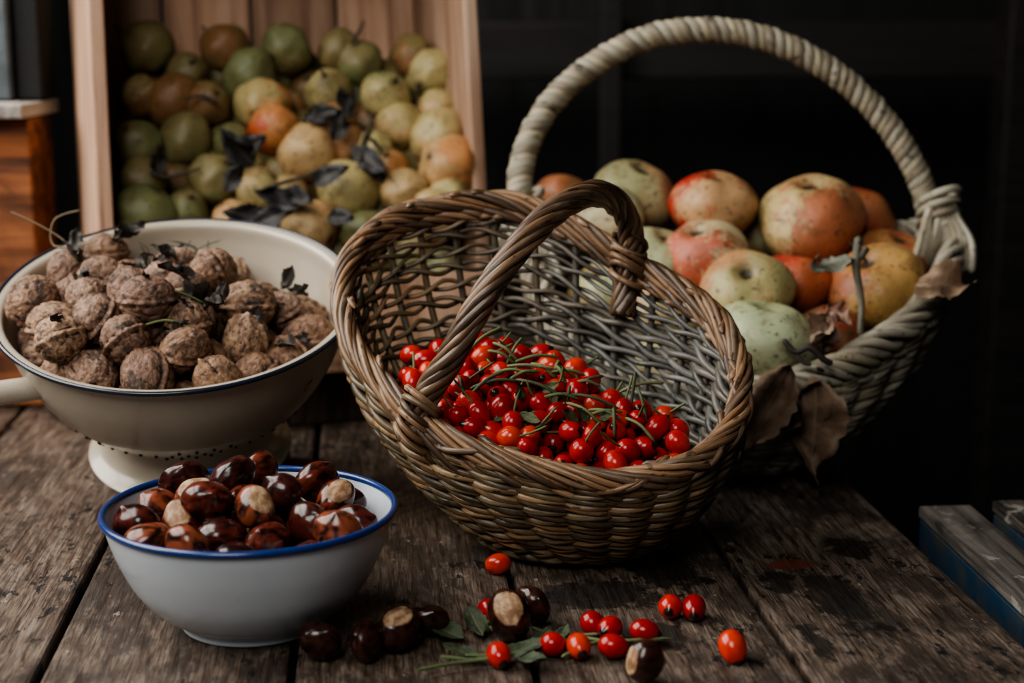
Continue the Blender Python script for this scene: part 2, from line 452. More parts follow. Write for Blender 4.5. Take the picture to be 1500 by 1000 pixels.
rp=lambda: np.array(random.choice([(.26,.145,.075),(.19,.105,.055),(.32,.19,.105),(.11,.065,.04),(.18,.115,.07)]))*random.uniform(.75,1.15)
rope(mb,PR,9,.0060,.0027,6,rp,closed=True,center=PR.mean(0),flat=1.15,jit=.18)
c=PR.mean(0); P2=PR.copy(); P2[:,2]-=.010; P2[:,:2]=c[:2]+(P2[:,:2]-c[:2])*.985
rope(mb,P2,4,.0034,.0028,12,rp,closed=True,center=P2.mean(0),jit=.15)
for k in range(22):
    p0=random.uniform(0,2*PI); a=np.linspace(p0-.28,p0+.28,26); P=rimS(a); s=np.linspace(-1,1,26); sg=1 if k%2 else -1
    o=nrm((P-PR.mean(0))*np.array([1,1,0]))
    P=P+o*(.0085*np.cos(s*PI*.9))[:,None]+np.array([0,0,1])*(.010*sg*np.sin(s*PI*.5)-.002)[:,None]
    tube(mb,P,.0026,rp())
H=[(-.070,1.068,.098),(-.059,1.065,.129),(-.042,1.060,.158),(-.0235,1.060,.192),(0,1.075,.225),(.0287,1.10,.253),(.058,1.14,.262),(.0795,1.18,.250),(.0915,1.208,.225),(.090,1.212,.190),(.086,1.205,.160)]
HP=catmull(H,200)
rope(mb,HP,8,.0066,.0036,3.0,rp,jit=.08)
tube(mb,HP,.0058,(.07,.045,.03))
for (c,d,rr) in ((np.array([.0905,1.210,.203]),np.array([.1,.2,1]),.0125),(np.array([-.066,1.066,.112]),np.array([.3,0,1]),.013)):
    d=d/np.linalg.norm(d); u=np.cross(d,[0,1,0]); u/=np.linalg.norm(u); w=np.cross(d,u)
    for k in range(6):
        a=np.linspace(0,2*PI,40,endpoint=False)
        P=c+d*(k-2.5)*.0058+rr*(np.cos(a)[:,None]*u+np.sin(a)[:,None]*w)+d*(.006*np.cos(a+random.uniform(-1,1)))[:,None]
        tube(mb,P,.0026,rp(),closed=True,center=P.mean(0))
for k in range(8):
    p0=4.12+random.uniform(-.05,.05); q=random.uniform(-1,1)
    t=np.linspace(1.0,.74,14); P,o=S_small(p0+q*.22*np.linspace(0,1,14),t)
    P=P+o*.0085*np.cos(np.linspace(0,1,14)*PI*.45)[:,None]
    tube(mb,P,.0027,rp())
mb.obj('wicker_basket',WICK)
gp,gt=np.meshgrid(np.linspace(0,2*PI,120,endpoint=False),np.linspace(0.02,1,50)); GS,GO=S_small(gp.ravel(),gt.ravel())
def inside_small(P,r,it=3):
    for _ in range(it):
        for i in range(len(P)):
            k=np.argmin(((GS-P[i])**2).sum(1)); d=np.dot(P[i]-GS[k],GO[k])+r[i]+.007
            if d>0: P[i]=P[i]-GO[k]*d
    return P

# large cream basket
RB=[(.413,1.47,.182),(.372,1.37,.146),(.305,1.305,.112),(.238,1.272,.090),(.171,1.265,.080),(.112,1.285,.080),(.062,1.325,.10),(.028,1.38,.145),(.014,1.44,.185),(.045,1.53,.18),(.12,1.61,.165),(.21,1.625,.16),(.30,1.605,.165),(.375,1.55,.178)]
RBs=catmull(RB,560,closed=True)[::-1]
def rimB(ph):
    ph=np.atleast_1d(ph)%(2*PI); u=ph/(2*PI)*560; i=np.floor(u).astype(int)%560; f=(u-np.floor(u))[:,None]
    A=RBs[(i-1)%560]; B=RBs[i%560]; return A*(1-f)+B*f
def baseB(ph):
    ph=np.atleast_1d(ph); return np.stack([.188+.092*np.cos(ph),1.40+.108*np.sin(ph),np.full(len(ph),.006)],1)
palB=[(.42,.38,.29),(.35,.31,.23),(.48,.44,.35),(.26,.22,.155),(.38,.33,.23)]
def colB(ph,t): 
    c=np.array(random.choice(palB))*random.uniform(.6,1.0); return np.tile(c,(len(ph),1))
rb=lambda: np.array(random.choice(palB))*random.uniform(.85,1.15)
mb=MB()
basket(mb,rimB,baseB,lambda t: np.sin(np.clip(t,0,1)*PI/2)**.8,30,17,.0040,.0038,.0052,colB)
PR=rimB(np.linspace(0,2*PI,360,endpoint=False))
rope(mb,PR,7,.0090,.0043,11,rb,closed=True,center=PR.mean(0),flat=1.25,jit=.2)
c=PR.mean(0); P2=PR.copy(); P2[:,2]-=.017; P2[:,:2]=c[:2]+(P2[:,:2]-c[:2])*.985
rope(mb,P2,4,.006,.0042,13,rb,closed=True,center=P2.mean(0),jit=.2)
HB=[(.022,1.435,.150),(.008,1.45,.215),(.011,1.47,.262),(.034,1.49,.307),(.073,1.50,.343),(.125,1.50,.370),(.184,1.50,.378),(.243,1.50,.368),(.302,1.50,.339),(.350,1.50,.297),(.382,1.495,.250),(.398,1.49,.205),(.402,1.47,.150)]
HP=catmull(HB,460)
rope(mb,HP,3,.0060,.0072,27,rb,sides=8,jit=.06)
tube(mb,HP,.008,(.2,.17,.12))
for (cx,cy,cz,dx) in ((.400,1.468,.205,1),(.010,1.438,.205,-1)):
    for k in range(12):
        q=-1+2*k/11; a0=random.uniform(-.004,.004)
        P=catmull([(cx+.008*q,cy-.010,cz+.022),(cx+.014*q+a0,cy-.016,cz+.004),(cx+.024*q,cy-.020-.01*abs(q),cz-.020),(cx+.028*q-dx*.006,cy-.030*abs(q)-.010,cz-.046)],22)
        tube(mb,P,.0036,rb())
    for k in range(4):
        a=np.linspace(0,2*PI,40,endpoint=False)
        P=np.stack([cx+.017*np.cos(a),cy+.019*np.sin(a),cz+.004+(k-1.5)*.010+.010*np.cos(a+random.uniform(-1.5,1.5))],1)
        tube(mb,P,.0038,rb(),closed=True,center=P.mean(0))
mb.obj('wicker_basket.001',WICKW)

# ------------------------------------------------------------------ crate
CR=mat_wood('pine_crate',(.28,.15,.09),(.54,.34,.23),(.68,.49,.36),axis=2,scale=.7,stain=.2,rough=.7)
cr=empty('wooden_crate')
yaw=math.radians(20); tilt=math.radians(-13); roll=math.radians(1.5)
MC=T((-.194,1.470,.054))@Matrix.Rotation(yaw,4,'Z')@Matrix.Rotation(roll,4,'Y')@Matrix.Rotation(tilt,4,'X')
W=.352; Hh=.50; Dp=.20; th=.014
board('side_left',(th,Dp,Hh),MC@T((-W/2-th/2,Dp/2,Hh/2)),CR,cr)
board('side_right',(th,Dp,Hh),MC@T((W/2+th/2,Dp/2,Hh/2)),CR,cr)
board('corner_right',(.024,.024,Hh-.03),MC@T((W/2-.012,Dp-.014,Hh/2)),CR,cr)
board('corner_left',(.024,.024,Hh-.03),MC@T((-W/2+.012,Dp-.014,Hh/2)),CR,cr)
nb=4
for k in range(nb):
    w=(W+2*th)/nb
    board('back_slat_%d'%(k+1),(w-.004,.01,Hh),MC@T((-W/2-th+w*(k+.5),Dp+.005,Hh/2)),CR,cr)
board('bottom',(W,Dp,th),MC@T((0,Dp/2,th/2)),CR,cr)
board('top',(W,Dp,th),MC@T((0,Dp/2,Hh-th/2)),CR,cr)
board('front_lip',(W,.012,.09),MC@T((0,.006,.050)),CR,cr)
board('prop_block',(.28,.05,.044),T((-.205,1.51,.022))@Matrix.Rotation(yaw,4,'Z'),TB,cr)

# ------------------------------------------------------------------ fruit protos
def apple_proto(seed,n=18,pear=False):
    D,F=cubesphere(n); c=D[:,2]; s=np.sqrt(np.clip(1-c*c,0,1)); phi=np.arctan2(D[:,1],D[:,0])
    if pear:
        rho=s*(1-.12*np.clip(c,0,1)**1.5); z=c*.95+.08*np.clip(c,0,1)**3
        z=z-.10*np.exp(-(s/.14)**2)*(c>0)+.13*np.exp(-(s/.17)**2)*(c<0)
    else:
        rho=s*(1+.07*c-.03*c*c); z=c*.86
        z=z-.26*np.exp(-(s/.24)**2)*(c>0)+.20*np.exp(-(s/.22)**2)*(c<0)
    k=1+.028*np.cos(5*phi+seed)*(np.abs(c)**.5)+.03*np.cos(2*phi+seed*2)+.02*np.cos(3*phi+seed*3)*s
    V=np.stack([rho*k*np.cos(phi),rho*k*np.sin(phi),z],1)
    nn=np.array([noise.noise(Vector(d)*1.6+Vector((seed*3.1,seed,0))) for d in D])
    V*=1+.08*nn[:,None]
    return V,F,D
AP=[apple_proto(i+1) for i in range(4)]
PE=[apple_proto(i+1,14,True) for i in range(4)]
def put_fruit(mb,protos,p,r,axis,ca,cb,stem=True,spin=None,smb=None):
    V,F,D=random.choice(protos); R=rot_to(axis,random.uniform(0,6.28) if spin is None else spin)
    p=np.array(p)
    sq=np.array([1,1,random.uniform(.93,1.03)])
    mb.add((V*r*sq)@R.T+p,F,ca,cb,D)
    if stem and smb is not None:
        S=np.array([(0,0,.62),(0.02,0,.9),(.07,.03,1.1),(.16,.06,1.28)])*r
        tube(smb,catmull(S,8)@R.T+p,.0014,(.06,.04,.022))

GREEN=(.17,.18,.075); OLV=(.22,.18,.075); YEL=(.44,.36,.16); TAN=(.52,.35,.17); ORA=(.54,.24,.09); BRN=(.26,.13,.055); RED=(.50,.09,.03); PALE=(.44,.44,.25)
pears=[(-15.6,18.5,2.9,GREEN,OLV),(-8.3,18.1,2.6,OLV,BRN),(-2.2,17.7,2.6,GREEN,OLV),(2.8,17.3,2.3,OLV,BRN),(-5.7,15.2,2.8,GREEN,GREEN),
(4.8,15.9,2.5,GREEN,OLV),(10,16.3,2.4,OLV,BRN),(11.9,14.4,2.7,YEL,OLV),(-16.0,13.5,2.2,YEL,BRN),(-13,13,2.9,BRN,ORA),(-11.7,15.7,2.1,OLV,OLV),
(-4.1,12.1,2.8,YEL,ORA),(2.1,13,2.5,OLV,YEL),(7.7,12.5,2.5,YEL,GREEN),(12.8,10.7,2.2,YEL,TAN),(9.3,9.3,2.5,YEL,TAN),(13.2,7.9,2.9,TAN,YEL),
(14.5,5,3.2,TAN,ORA),(10.3,2.7,2.5,YEL,TAN),(-2.8,9.7,2.6,ORA,RED),(.7,7,3.2,TAN,ORA),(-11.6,9.1,2.8,OLV,GREEN),(-16.0,9,2.5,OLV,GREEN),
(-8.3,5.2,2.6,OLV,GREEN),(-15.5,5.6,2.4,GREEN,OLV),(-14.8,2.4,3,GREEN,GREEN),(-10.9,2.4,2.1,OLV,GREEN),(4.8,3.3,3.0,YEL,YEL),(-3.9,3.7,2.5,TAN,YEL),
(-5.9,.8,2.5,TAN,ORA),(1.4,0,2.8,TAN,ORA),(8.4,5.2,2.1,TAN,ORA),(7,7,2.2,YEL,OLV),(-7,8.6,1.9,OLV,GREEN),(-16,.2,2.3,GREEN,OLV),(-1.2,3.2,2.2,YEL,TAN),
(6.9,-.9,2.4,GREEN,YEL),(13.8,.5,2.6,YEL,TAN),(-9.5,12.6,2.3,OLV,BRN),(14.8,1.8,2.2,OLV,YEL),(-10.5,-1.5,2.4,OLV,GREEN),(3.2,10.0,2.3,OLV,BRN),(4.3,7.6,2.2,BRN,ORA)]
mbp=MB(); mbst=MB()
def pilept(x,h,dy=0):
    k=.0095
    y=1.520+.0085*h if h>=0 else 1.520-.002*h
    y+=.26*x*k
    return (-.211+x*k*(y/1.5),y+dy,.187+.0097*h+.007*x/16)
for (x,h,r,ca,cb) in pears:
    ax=(random.uniform(-1,1),random.uniform(-1.2,.6),random.uniform(-.9,1.2))
    put_fruit(mbp,PE,pilept(x,h,random.uniform(-.008,.008)),r*.0103,ax,ca,cb,random.random()<.5,None,mbst)
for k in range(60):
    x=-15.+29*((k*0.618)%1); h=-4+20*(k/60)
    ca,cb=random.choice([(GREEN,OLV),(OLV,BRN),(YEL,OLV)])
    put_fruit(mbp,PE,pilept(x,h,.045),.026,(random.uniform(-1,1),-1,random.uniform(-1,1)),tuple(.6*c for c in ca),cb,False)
for k in range(26):
    x=-15+30*((k*0.618)%1); h=-3-9*(k/26)
    ca,cb=random.choice([(GREEN,YEL),(YEL,GREEN),(PALE,YEL),(OLV,TAN)])
    put_fruit(mbp,PE,pilept(x,h,.02),.027,(random.uniform(-1,1),-1,random.uniform(-1,1)),ca,cb,False)
pp=empty('pile_of_pears')
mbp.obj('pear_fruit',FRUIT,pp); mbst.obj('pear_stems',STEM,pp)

# ------------------------------------------------------------------ leaves & twigs
def leaf(mb,base,d,n,L,W,curl=.3,fold=.25,ca=(.05,.045,.04),cb=(.1,.09,.08),wav=.12):
    d=np.array(d,float); d/=np.linalg.norm(d); n=np.array(n,float); n-=d*np.dot(n,d); n/=np.linalg.norm(n); x=np.cross(d,n)
    ns,nw=18,9; s=np.linspace(0,1,ns); q=np.linspace(-1,1,nw); sd=random.random()*50
    V=[];L0=[]
    pos=np.zeros(3); step=L/(ns-1)
    for i in range(ns):
        a=curl*2.2*s[i]**1.3; dirv=d*math.cos(a)+n*math.sin(a); nn=-d*math.sin(a)+n*math.cos(a)
        if i: pos=pos+dirv*step
        w=W/2*(math.sin(PI*min(1,max(.001,s[i]))**.8)**.85 if 0<s[i]<1 else .02)*(1+.10*math.sin(s[i]*40))
        for j in range(nw):
            z=fold*abs(q[j])*w+wav*W*noise.noise(Vector((s[i]*3+sd,q[j]*1.3,sd)))*abs(q[j])**.5*2
            V.append(np.array(base)+pos+x*(q[j]*w*(1-.15*abs(q[j])*fold))+nn*z); L0.append((q[j],s[i]*3,sd))
    i=np.arange(ns-1)[:,None]; j=np.arange(nw-1)[None,:]
    F=np.stack([i*nw+j,i*nw+j+1,(i+1)*nw+j+1,(i+1)*nw+j],-1).reshape(-1,4)
    mb.add(V,F,ca,cb,L0)
DK=(.035,.035,.038); DK2=(.075,.07,.07); BR=(.12,.072,.045); BR2=(.20,.135,.09)
mbl=MB(); mbt=MB()
for (x,h,a,L) in ((-4,6.5,2.2,.055),(-6,7.5,.5,.045),(-1.5,3.8,-.4,.05),(.5,2.6,2.8,.045),(-3.5,1.2,.3,.05),(3.5,8.5,1.2,.04),(6.3,8.6,-1.2,.05),(5.2,7.6,-.6,.05),(1.8,4.5,.4,.045),(-6.5,4.4,1.0,.04),(.5,10.8,.2,.04),(4.6,10.8,1.7,.035),(-2.2,1.6,3.0,.045),(-13.2,6.3,1.5,.035),(3.4,1.3,0.,.035)):
    p=np.array(pilept(x,h,-.034)); leaf(mbl,p,(math.cos(a),-.25,math.sin(a)),(random.uniform(-.4,.4),-1,.3),L,L*.5,random.uniform(.1,.5),.4,DK,DK2,.3)
for pts in (((6,6.2),(6.2,8),(6.8,10.2),(6.2,11)),((-8,12.8),(-9.5,13.5),(-11,13.2)),((0,10.5),(2,11),(4,10.6),(5.5,11.2)),((-3,4.2),(-1,4.8),(1,5.2),(3,6.2)),((-14,6.5),(-12,6),(-9,6.6)),((4.2,18),(4.9,19.3),(5.2,20.4))):
    P=catmull([pilept(x,h,-.036+.004*random.random()) for x,h in pts],20); tube(mbt,P,np.linspace(.0024,.0014,20),(.08,.06,.045))
lv=empty('dried_pear_leaves'); mbl.obj('blades',LEAF,lv); mbt.obj('twigs',STEM,lv)

# ------------------------------------------------------------------ apples in the big basket
mba=MB(); mbs=MB()
A_=[((.118,1.52,.220),.040,(.3,-.3,.9),(.38,.36,.19),(.44,.24,.12)),
((.050,1.54,.212),.030,(.3,.5,.8),(.26,.12,.05),(.34,.12,.05)),
((.088,1.47,.200),.037,(-.4,-.4,.8),(.44,.43,.26),(.42,.34,.19)),
((.190,1.48,.214),.041,(.1,-.2,1),(.50,.30,.15),(.46,.030,.020)),
((.281,1.47,.200),.050,(-.1,-.3,1),(.50,.38,.18),(.44,.15,.07)),
((.336,1.52,.194),.038,(.5,.4,.8),(.34,.12,.05),(.36,.04,.025)),
((.176,1.42,.172),.040,(-.3,-.3,.9),(.48,.38,.22),(.44,.11,.06)),
((.133,1.43,.170),.036,(.3,-.3,.9),(.40,.41,.24),(.40,.30,.14)),
((.208,1.375,.149),.040,(-.10,-.62,.66),(.38,.33,.15),(.42,.22,.10)),
((.258,1.42,.150),.034,(.2,.1,.9),(.46,.12,.05),(.40,.025,.018)),
((.213,1.318,.112),.047,(.15,-.05,1),(.44,.48,.30),(.38,.43,.23)),
((.330,1.40,.148),.045,(-.4,-.3,.8),(.44,.26,.09),(.36,.12,.05)),
((.357,1.46,.164),.036,(.2,-.3,.9),(.40,.18,.07),(.38,.08,.04)),
((.276,1.352,.108),.036,(-.4,-.3,.7),(.20,.10,.05),(.26,.06,.03)),
((.132,1.37,.130),.038,(.2,-.3,.9),(.44,.34,.17),(.42,.14,.07)),
((.140,1.325,.090),.036,(.2,-.3,.9),(.44,.42,.24),(.44,.26,.12)),
((.085,1.41,.140),.036,(-.3,-.3,.9),(.40,.42,.24),(.42,.3,.14)),
((.235,1.53,.180),.038,(0,0,1),(.34,.35,.18),(.4,.2,.1)),
((.150,1.56,.170),.036,(0,0,1),(.34,.35,.18),(.4,.2,.1)),
((.310,1.47,.110),.036,(0,0,1),(.34,.30,.14),(.4,.2,.1)),
((.200,1.42,.080),.038,(0,0,1),(.34,.35,.18),(.4,.2,.1)),
((.270,1.42,.070),.036,(0,0,1),(.34,.35,.18),(.4,.2,.1)),
((.130,1.45,.085),.036,(0,0,1),(.34,.35,.18),(.4,.2,.1)),
((.290,1.56,.150),.034,(0,0,1),(.34,.30,.14),(.4,.2,.1))]
for i,(p,r,ax,ca,cb) in enumerate(A_): put_fruit(mba,AP,p,r,ax,ca,cb,i in (11,),None,mbs)
pa=empty('pile_of_apples'); mba.obj('apple_fruit',FRUIT,pa); mbs.obj('apple_stems',STEM,pa)

mbl=MB(); mbt=MB()
leaf(mbl,(.226,1.246,.112),(-.50,-.06,-1),(-.3,-1,.1),.088,.048,.22,.7,BR,BR2,.65)
leaf(mbl,(.248,1.252,.100),(.03,-.05,-1),(.2,-1,.1),.084,.044,-.14,.7,BR,BR2,.65)
leaf(mbl,(.345,1.325,.163),(1,.1,.08),(-.1,-.8,.7),.050,.032,-.2,.4,(.20,.12,.08),(.28,.19,.12),.4)
leaf(mbl,(.298,1.345,.182),(-1,-.1,-.35),(0,-.6,1),.045,.034,.4,.3,(.12,.13,.10),(.22,.22,.17),.4)
leaf(mbl,(.270,1.305,.140),(-.4,-.2,-.9),(-.6,-1,.3),.035,.025,.5,.5,(.24,.16,.11),(.36,.27,.19),.5)
leaf(mbl,(.265,1.305,.150),(.6,-.2,-.7),(.4,-1,.3),.03,.022,.5,.5,(.20,.07,.04),(.34,.25,.19),.5)
leaf(mbl,(.262,1.302,.138),(.1,-.3,-1),(.1,-1,.3),.03,.02,-.5,.5,(.12,.08,.06),(.24,.17,.12),.5)
tube(mbt,catmull([(.296,1.33,.206),(.294,1.328,.18),(.299,1.325,.15),(.297,1.315,.122)],20),np.linspace(.0042,.0026,20),(.15,.14,.105))
tube(mbt,catmull([(.295,1.33,.184),(.300,1.326,.193),(.302,1.324,.197)],8),.003,(.15,.14,.10))
tube(mbt,catmull([(.222,1.262,.130),(.232,1.258,.120),(.243,1.256,.124),(.255,1.256,.114),(.262,1.258,.110)],24),.0028,(.045,.035,.03))
tube(mbt,catmull([(.232,1.258,.120),(.238,1.256,.112),(.245,1.255,.110)],10),.002,(.045,.035,.03))
tube(mbt,catmull([(.295,1.315,.122),(.27,1.28,.10),(.250,1.262,.106)],12),.0016,(.06,.045,.035))
lv=empty('dried_apple_leaves'); mbl.obj('blades',LEAF,lv); mbt.obj('twigs',STEM,lv)

# ------------------------------------------------------------------ packing
def pack(P,r,push,g,iters=350,step=.0016):
    for it in range(iters):
        P=P+g*step*(1-.8*it/iters)
        for _ in range(3):
            d=P[:,None]-P[None]; L=np.linalg.norm(d,axis=2)+1e-9; ov=(r[:,None]+r[None])-L; np.fill_diagonal(ov,0); ov=np.clip(ov,0,None)
            P=P+(d/L[...,None]*ov[...,None]*.5).sum(1)*.7
            P=push(P)
    return P

# ------------------------------------------------------------------ chestnut bowl
BC=np.array([-.169,.972,0.]); BH=.077
outer=[(.0005,.004),(.040,.004),(.0425,.0),(.046,.0),(.0475,.005),(.060,.013),(.074,.028),(.084,.047),(.090,.064),(.0925,.075)]
inner=[(.0915,.075),(.0885,.064),(.0825,.048),(.0725,.029),(.058,.015),(.040,.007),(.0005,.006)]
def smooth(pr,n=60): return catmull([(a,b,0) for a,b in pr],n)[:,:2]
bowl=empty('enamel_bowl')
mb=MB(); MBm=T(Vector(BC))
revolve(mb,np.vstack([smooth(outer),smooth(inner)]),96,MBm,(.54,.59,.64))
mb.obj('body',mat_enamel('white_enamel',.25,.25,(.38,.42,.45)),bowl)
mb=MB(); a=np.linspace(0,2*PI,160,endpoint=False)
P=np.stack([BC[0]+.0930*np.cos(a),BC[1]+.0930*np.sin(a),np.full(160,.0762)],1)
tube(mb,P,.0024,(.010,.035,.16),closed=True,center=P.mean(0),sides=10)
mb.obj('rim',mat_enamel('blue_enamel_rim',.9,.25,(.01,.02,.06)),bowl)

def ell_push(center,Rm,a,c,r):
    def f(P):
        Q=(P-center)@Rm
        low=Q[:,2]<0
        sx=(a-r); sz=(c-r)
        e=np.sqrt((Q[:,0]**2+Q[:,1]**2)/sx**2+np.where(low,Q[:,2]**2/sz**2,0))
        k=np.where(e>1,1/np.maximum(e,1e-9),1)
        Q[:,0]*=k; Q[:,1]*=k; Q[:,2]=np.where(low,Q[:,2]*k,Q[:,2])
        return Q@Rm.T+center
    return f
n=54; r=rng.uniform(.0142,.0172,n)
P=np.stack([BC[0]+rng.uniform(-.05,.05,n),BC[1]+rng.uniform(-.05,.05,n),.03+np.arange(n)*.0022],1)
P=pack(P,r*.93,ell_push(BC+np.array([0,0,BH]),np.eye(3),.0875,.066,r*.97),np.array([-.06,.05,-1.]),300)
def chest_proto(seed):
    D,F=cubesphere(14); c=D[:,2]; s=np.sqrt(np.clip(1-c*c,0,1))
    V=D*np.array([1.05,.80,.92]); V[:,2]+=.16*np.exp(-(s/.22)**2)*(c>0)
    low=V[:,2]<-.68; V[low,2]=-.68+(V[low,2]+.68)*.6
    V[:,1]=np.where(V[:,1]>0,V[:,1],V[:,1]*(.75 if seed%2 else 1.0))
    nn=np.array([noise.noise(Vector(d)*1.3+Vector((seed*5.,0,0))) for d in D]); V*=1+.07*nn[:,None]
    return V,F,D
CP=[chest_proto(i) for i in range(4)]
def chest_col(): return random.choice([(.12,.024,.013),(.17,.036,.018),(.08,.016,.011),(.06,.014,.012),(.22,.06,.03)])
mb=MB()
for i in range(n):
    V,F,D=CP[i%4]
    hil = (i%6==4)
    R=rot_to((random.uniform(-.6,.6),.6,-.75) if hil else (random.uniform(-1,1),random.uniform(-1,.2),random.uniform(.1,1)),random.uniform(0,6.28))
    mb.add(V*r[i]@R.T+P[i],F,chest_col(),None,D)
mb.obj('pile_of_chestnuts',CHE)

# ------------------------------------------------------------------ colander
tl=math.radians(19)
CM=T((-.266,1.232,.168))@Matrix.Rotation(tl,4,'X')@Matrix.Rotation(math.radians(1.5),4,'Y')
prof=[(.0005,-.113),(.035,-.113),(.060,-.108),(.082,-.097),(.101,-.080),(.116,-.060),(.127,-.038),(.134,-.015),(.1365,-.003),(.142,0.0)]
inn=[(.142,.0015),(.1345,-.001),(.132,-.015),(.125,-.038),(.114,-.060),(.099,-.079),(.080,-.095),(.058,-.106),(.033,-.111),(.0005,-.111)]
col=empty('enamel_colander')
CRE=(.47,.41,.33)
mb=MB(); revolve(mb,np.vstack([smooth(prof),smooth(inn)]),110,CM,CRE)
fo=[(.066,-.104),(.067,-.118),(.072,-.130),(.082,-.137),(.0835,-.1385),(.081,-.1385),(.070,-.132),(.065,-.120),(.064,-.104)]
revolve(mb,smooth(fo,40),90,CM,CRE)
def cl(p): return np.array(CM@Vector(p))
hp=catmull([(-.345,1.175,.112),(-.370,1.160,.111),(-.405,1.145,.109),(-.445,1.130,.107)],24)
tube(mb,hp,np.full(24,.0095),CRE,sides=14)
mb.obj('body',mat_enamel('cream_enamel',0,.3,(.29,.24,.17)),col)
mb=MB(); P=np.array([cl((.1425*math.cos(t),.1425*math.sin(t),.0008)) for t in a]); tube(mb,P,.0019,(.012,.018,.035),closed=True,center=P.mean(0),sides=8)
mb.obj('rim',mat_enamel('dark_blue_rim',.5,.25,(.05,.05,.05)),col)
mb=MB(); D8,F8=cubesphere(3)
for ring,(rr,zz) in enumerate(((.0870,-.0935),(.0945,-.0865),(.1015,-.0795))):
    for k in range(48):
        if (k//4)%2==ring%2 and ring!=1: continue
        t=2*PI*k/48+ring*.065
        mb.add(D8*.0015+cl((rr*math.cos(t),rr*math.sin(t),zz)),F8,(.006,.006,.006))
mb.obj('drain_holes',mat_plain('hole_black',(.004,.004,.004),.9),col)
board('wood_wedge',(.12,.04,.054),T((-.26,1.352,.027)),TB,None,.002)

def wal_proto(seed):
    D,F=cubesphere(24); c=D[:,2]; s=np.sqrt(np.clip(1-c*c,0,1))
    V=D*np.array([.97,.90,1.14]); cr=np.zeros(len(D))
    k=np.ones(len(D))
    for i,d in enumerate(D):
        v=Vector(d); o=Vector((seed*7.3,seed*2.1,0))
        vv=v+.25*Vector((noise.noise(v*2+o),noise.noise(v*2+o*3),noise.noise(v*2+o*5)))
        w=abs(noise.noise(Vector((vv.x*2.6,vv.y*2.6,vv.z*1.4))+o))*2; w2=abs(noise.noise(Vector((vv.x*4.8,vv.y*4.8,vv.z*3))+o*2))*2
        q=min(1,w*2.2)*.6+min(1,w2*2.0)*.4
        k[i]=1+.10*(q-.6)+.05*noise.noise(v*1.4+o); cr[i]=q
    ridge=np.exp(-(D[:,0]/.07)**2); gr=np.exp(-((np.abs(D[:,0])-.17)/.05)**2)
    k+=.095*ridge-.035*gr; cr=np.clip(cr+.5*ridge-.5*gr,0,1)
    V=V*k[:,None]; V[:,2]+=.14*np.exp(-(s/.2)**2)*(c>0)
    return V,F,D,np.repeat(cr[:,None],3,1)
WP=[wal_proto(i+1) for i in range(6)]
n=106; r=rng.uniform(.0168,.0205,n)
Rm=np.array(CM.to_3x3()); C0=np.array(CM.translation)
P=np.stack([C0[0]-.02+rng.uniform(-.06,.06,n),C0[1]+rng.uniform(-.05,.05,n),.09+np.arange(n)*.0024],1)
P=pack(P,r*.94,ell_push(C0,Rm,.1315,.104,r*1.05),np.array([-.16,.06,-1.]),300)
mb=MB()
WC=[(.42,.255,.155),(.35,.205,.125),(.50,.32,.20),(.28,.165,.11),(.38,.24,.165)]
for i in range(n):
    V,F,D,cr=WP[i%6]; mb.add(V*r[i]@rotm().T+P[i],F,random.choice(WC),cr,D)
mb.obj('pile_of_walnuts',WAL)
mbl=MB(); mbt=MB()
def surf(x,y):
    d=np.hypot(P[:,0]-x,P[:,1]-y); k=np.where(d<.02)[0]
    return (P[k,2].max()+.018) if len(k) else .13
HK=[(-.345,1.29,2.4,.03),(-.33,1.31,.5,.03),(-.30,1.32,1.,.03),(-.315,1.29,-.6,.025),(-.26,1.19,.4,.035),(-.27,1.195,2.6,.03),(-.245,1.20,3.6,.03),(-.36,1.275,1.6,.035)]
for k in range(26): HK.append((random.uniform(-.36,-.17),random.uniform(1.13,1.31),random.uniform(0,6.28),random.uniform(.015,.028)))
for (x,y,a_,L) in HK:
    z=surf(x,y); leaf(mbl,(x,y,z-.005),(math.cos(a_),math.sin(a_)*.5,.1),(0,-.6,1),L,L*.45,.5,.5,(.025,.022,.02),(.075,.06,.045),.5)
def stemtube(pts,r,c,n=24): tube(mbt,catmull(pts,n),r,c,sides=5)
z=surf(-.345,1.29)
stemtube([(-.345,1.29,z-.01),(-.362,1.30,z+.018),(-.386,1.31,z+.022),(-.386,1.32,z+.042),(-.364,1.32,z+.05)],.0008,(.30,.22,.12))
stemtube([(-.339,1.29,z-.01),(-.375,1.30,z+.028),(-.42,1.31,z+.05)],.0008,(.22,.16,.09))
z=surf(-.26,1.185)
stemtube([(-.29,1.18,z+.0),(-.275,1.175,z+.006),(-.255,1.175,z+.007),(-.235,1.18,z-.003)],.0011,(.14,.18,.05))
z=surf(-.255,1.155)
stemtube([(-.275,1.15,z+.0),(-.257,1.15,z+.004),(-.238,1.15,z-.002)],.0011,(.14,.18,.05))
stemtube([(-.33,1.22,z+.016),(-.312,1.21,z+.022),(-.288,1.20,z+.018)],.0009,(.25,.2,.12))
for k in range(18):
    x=-.31+.06*random.random(); y=1.30+.03*random.random(); z=surf(x,y)-.004
    stemtube([(x,y,z),(x+.008*random.uniform(-1,1),y,z+.010),(x+.018*random.uniform(-1,1),y,z+.017)],.0006,(.12,.11,.08),8)
g=empty('dried_walnut_husks'); mbl.obj('blades',LEAF,g); mbt.obj('grass_stems',STEM,g)

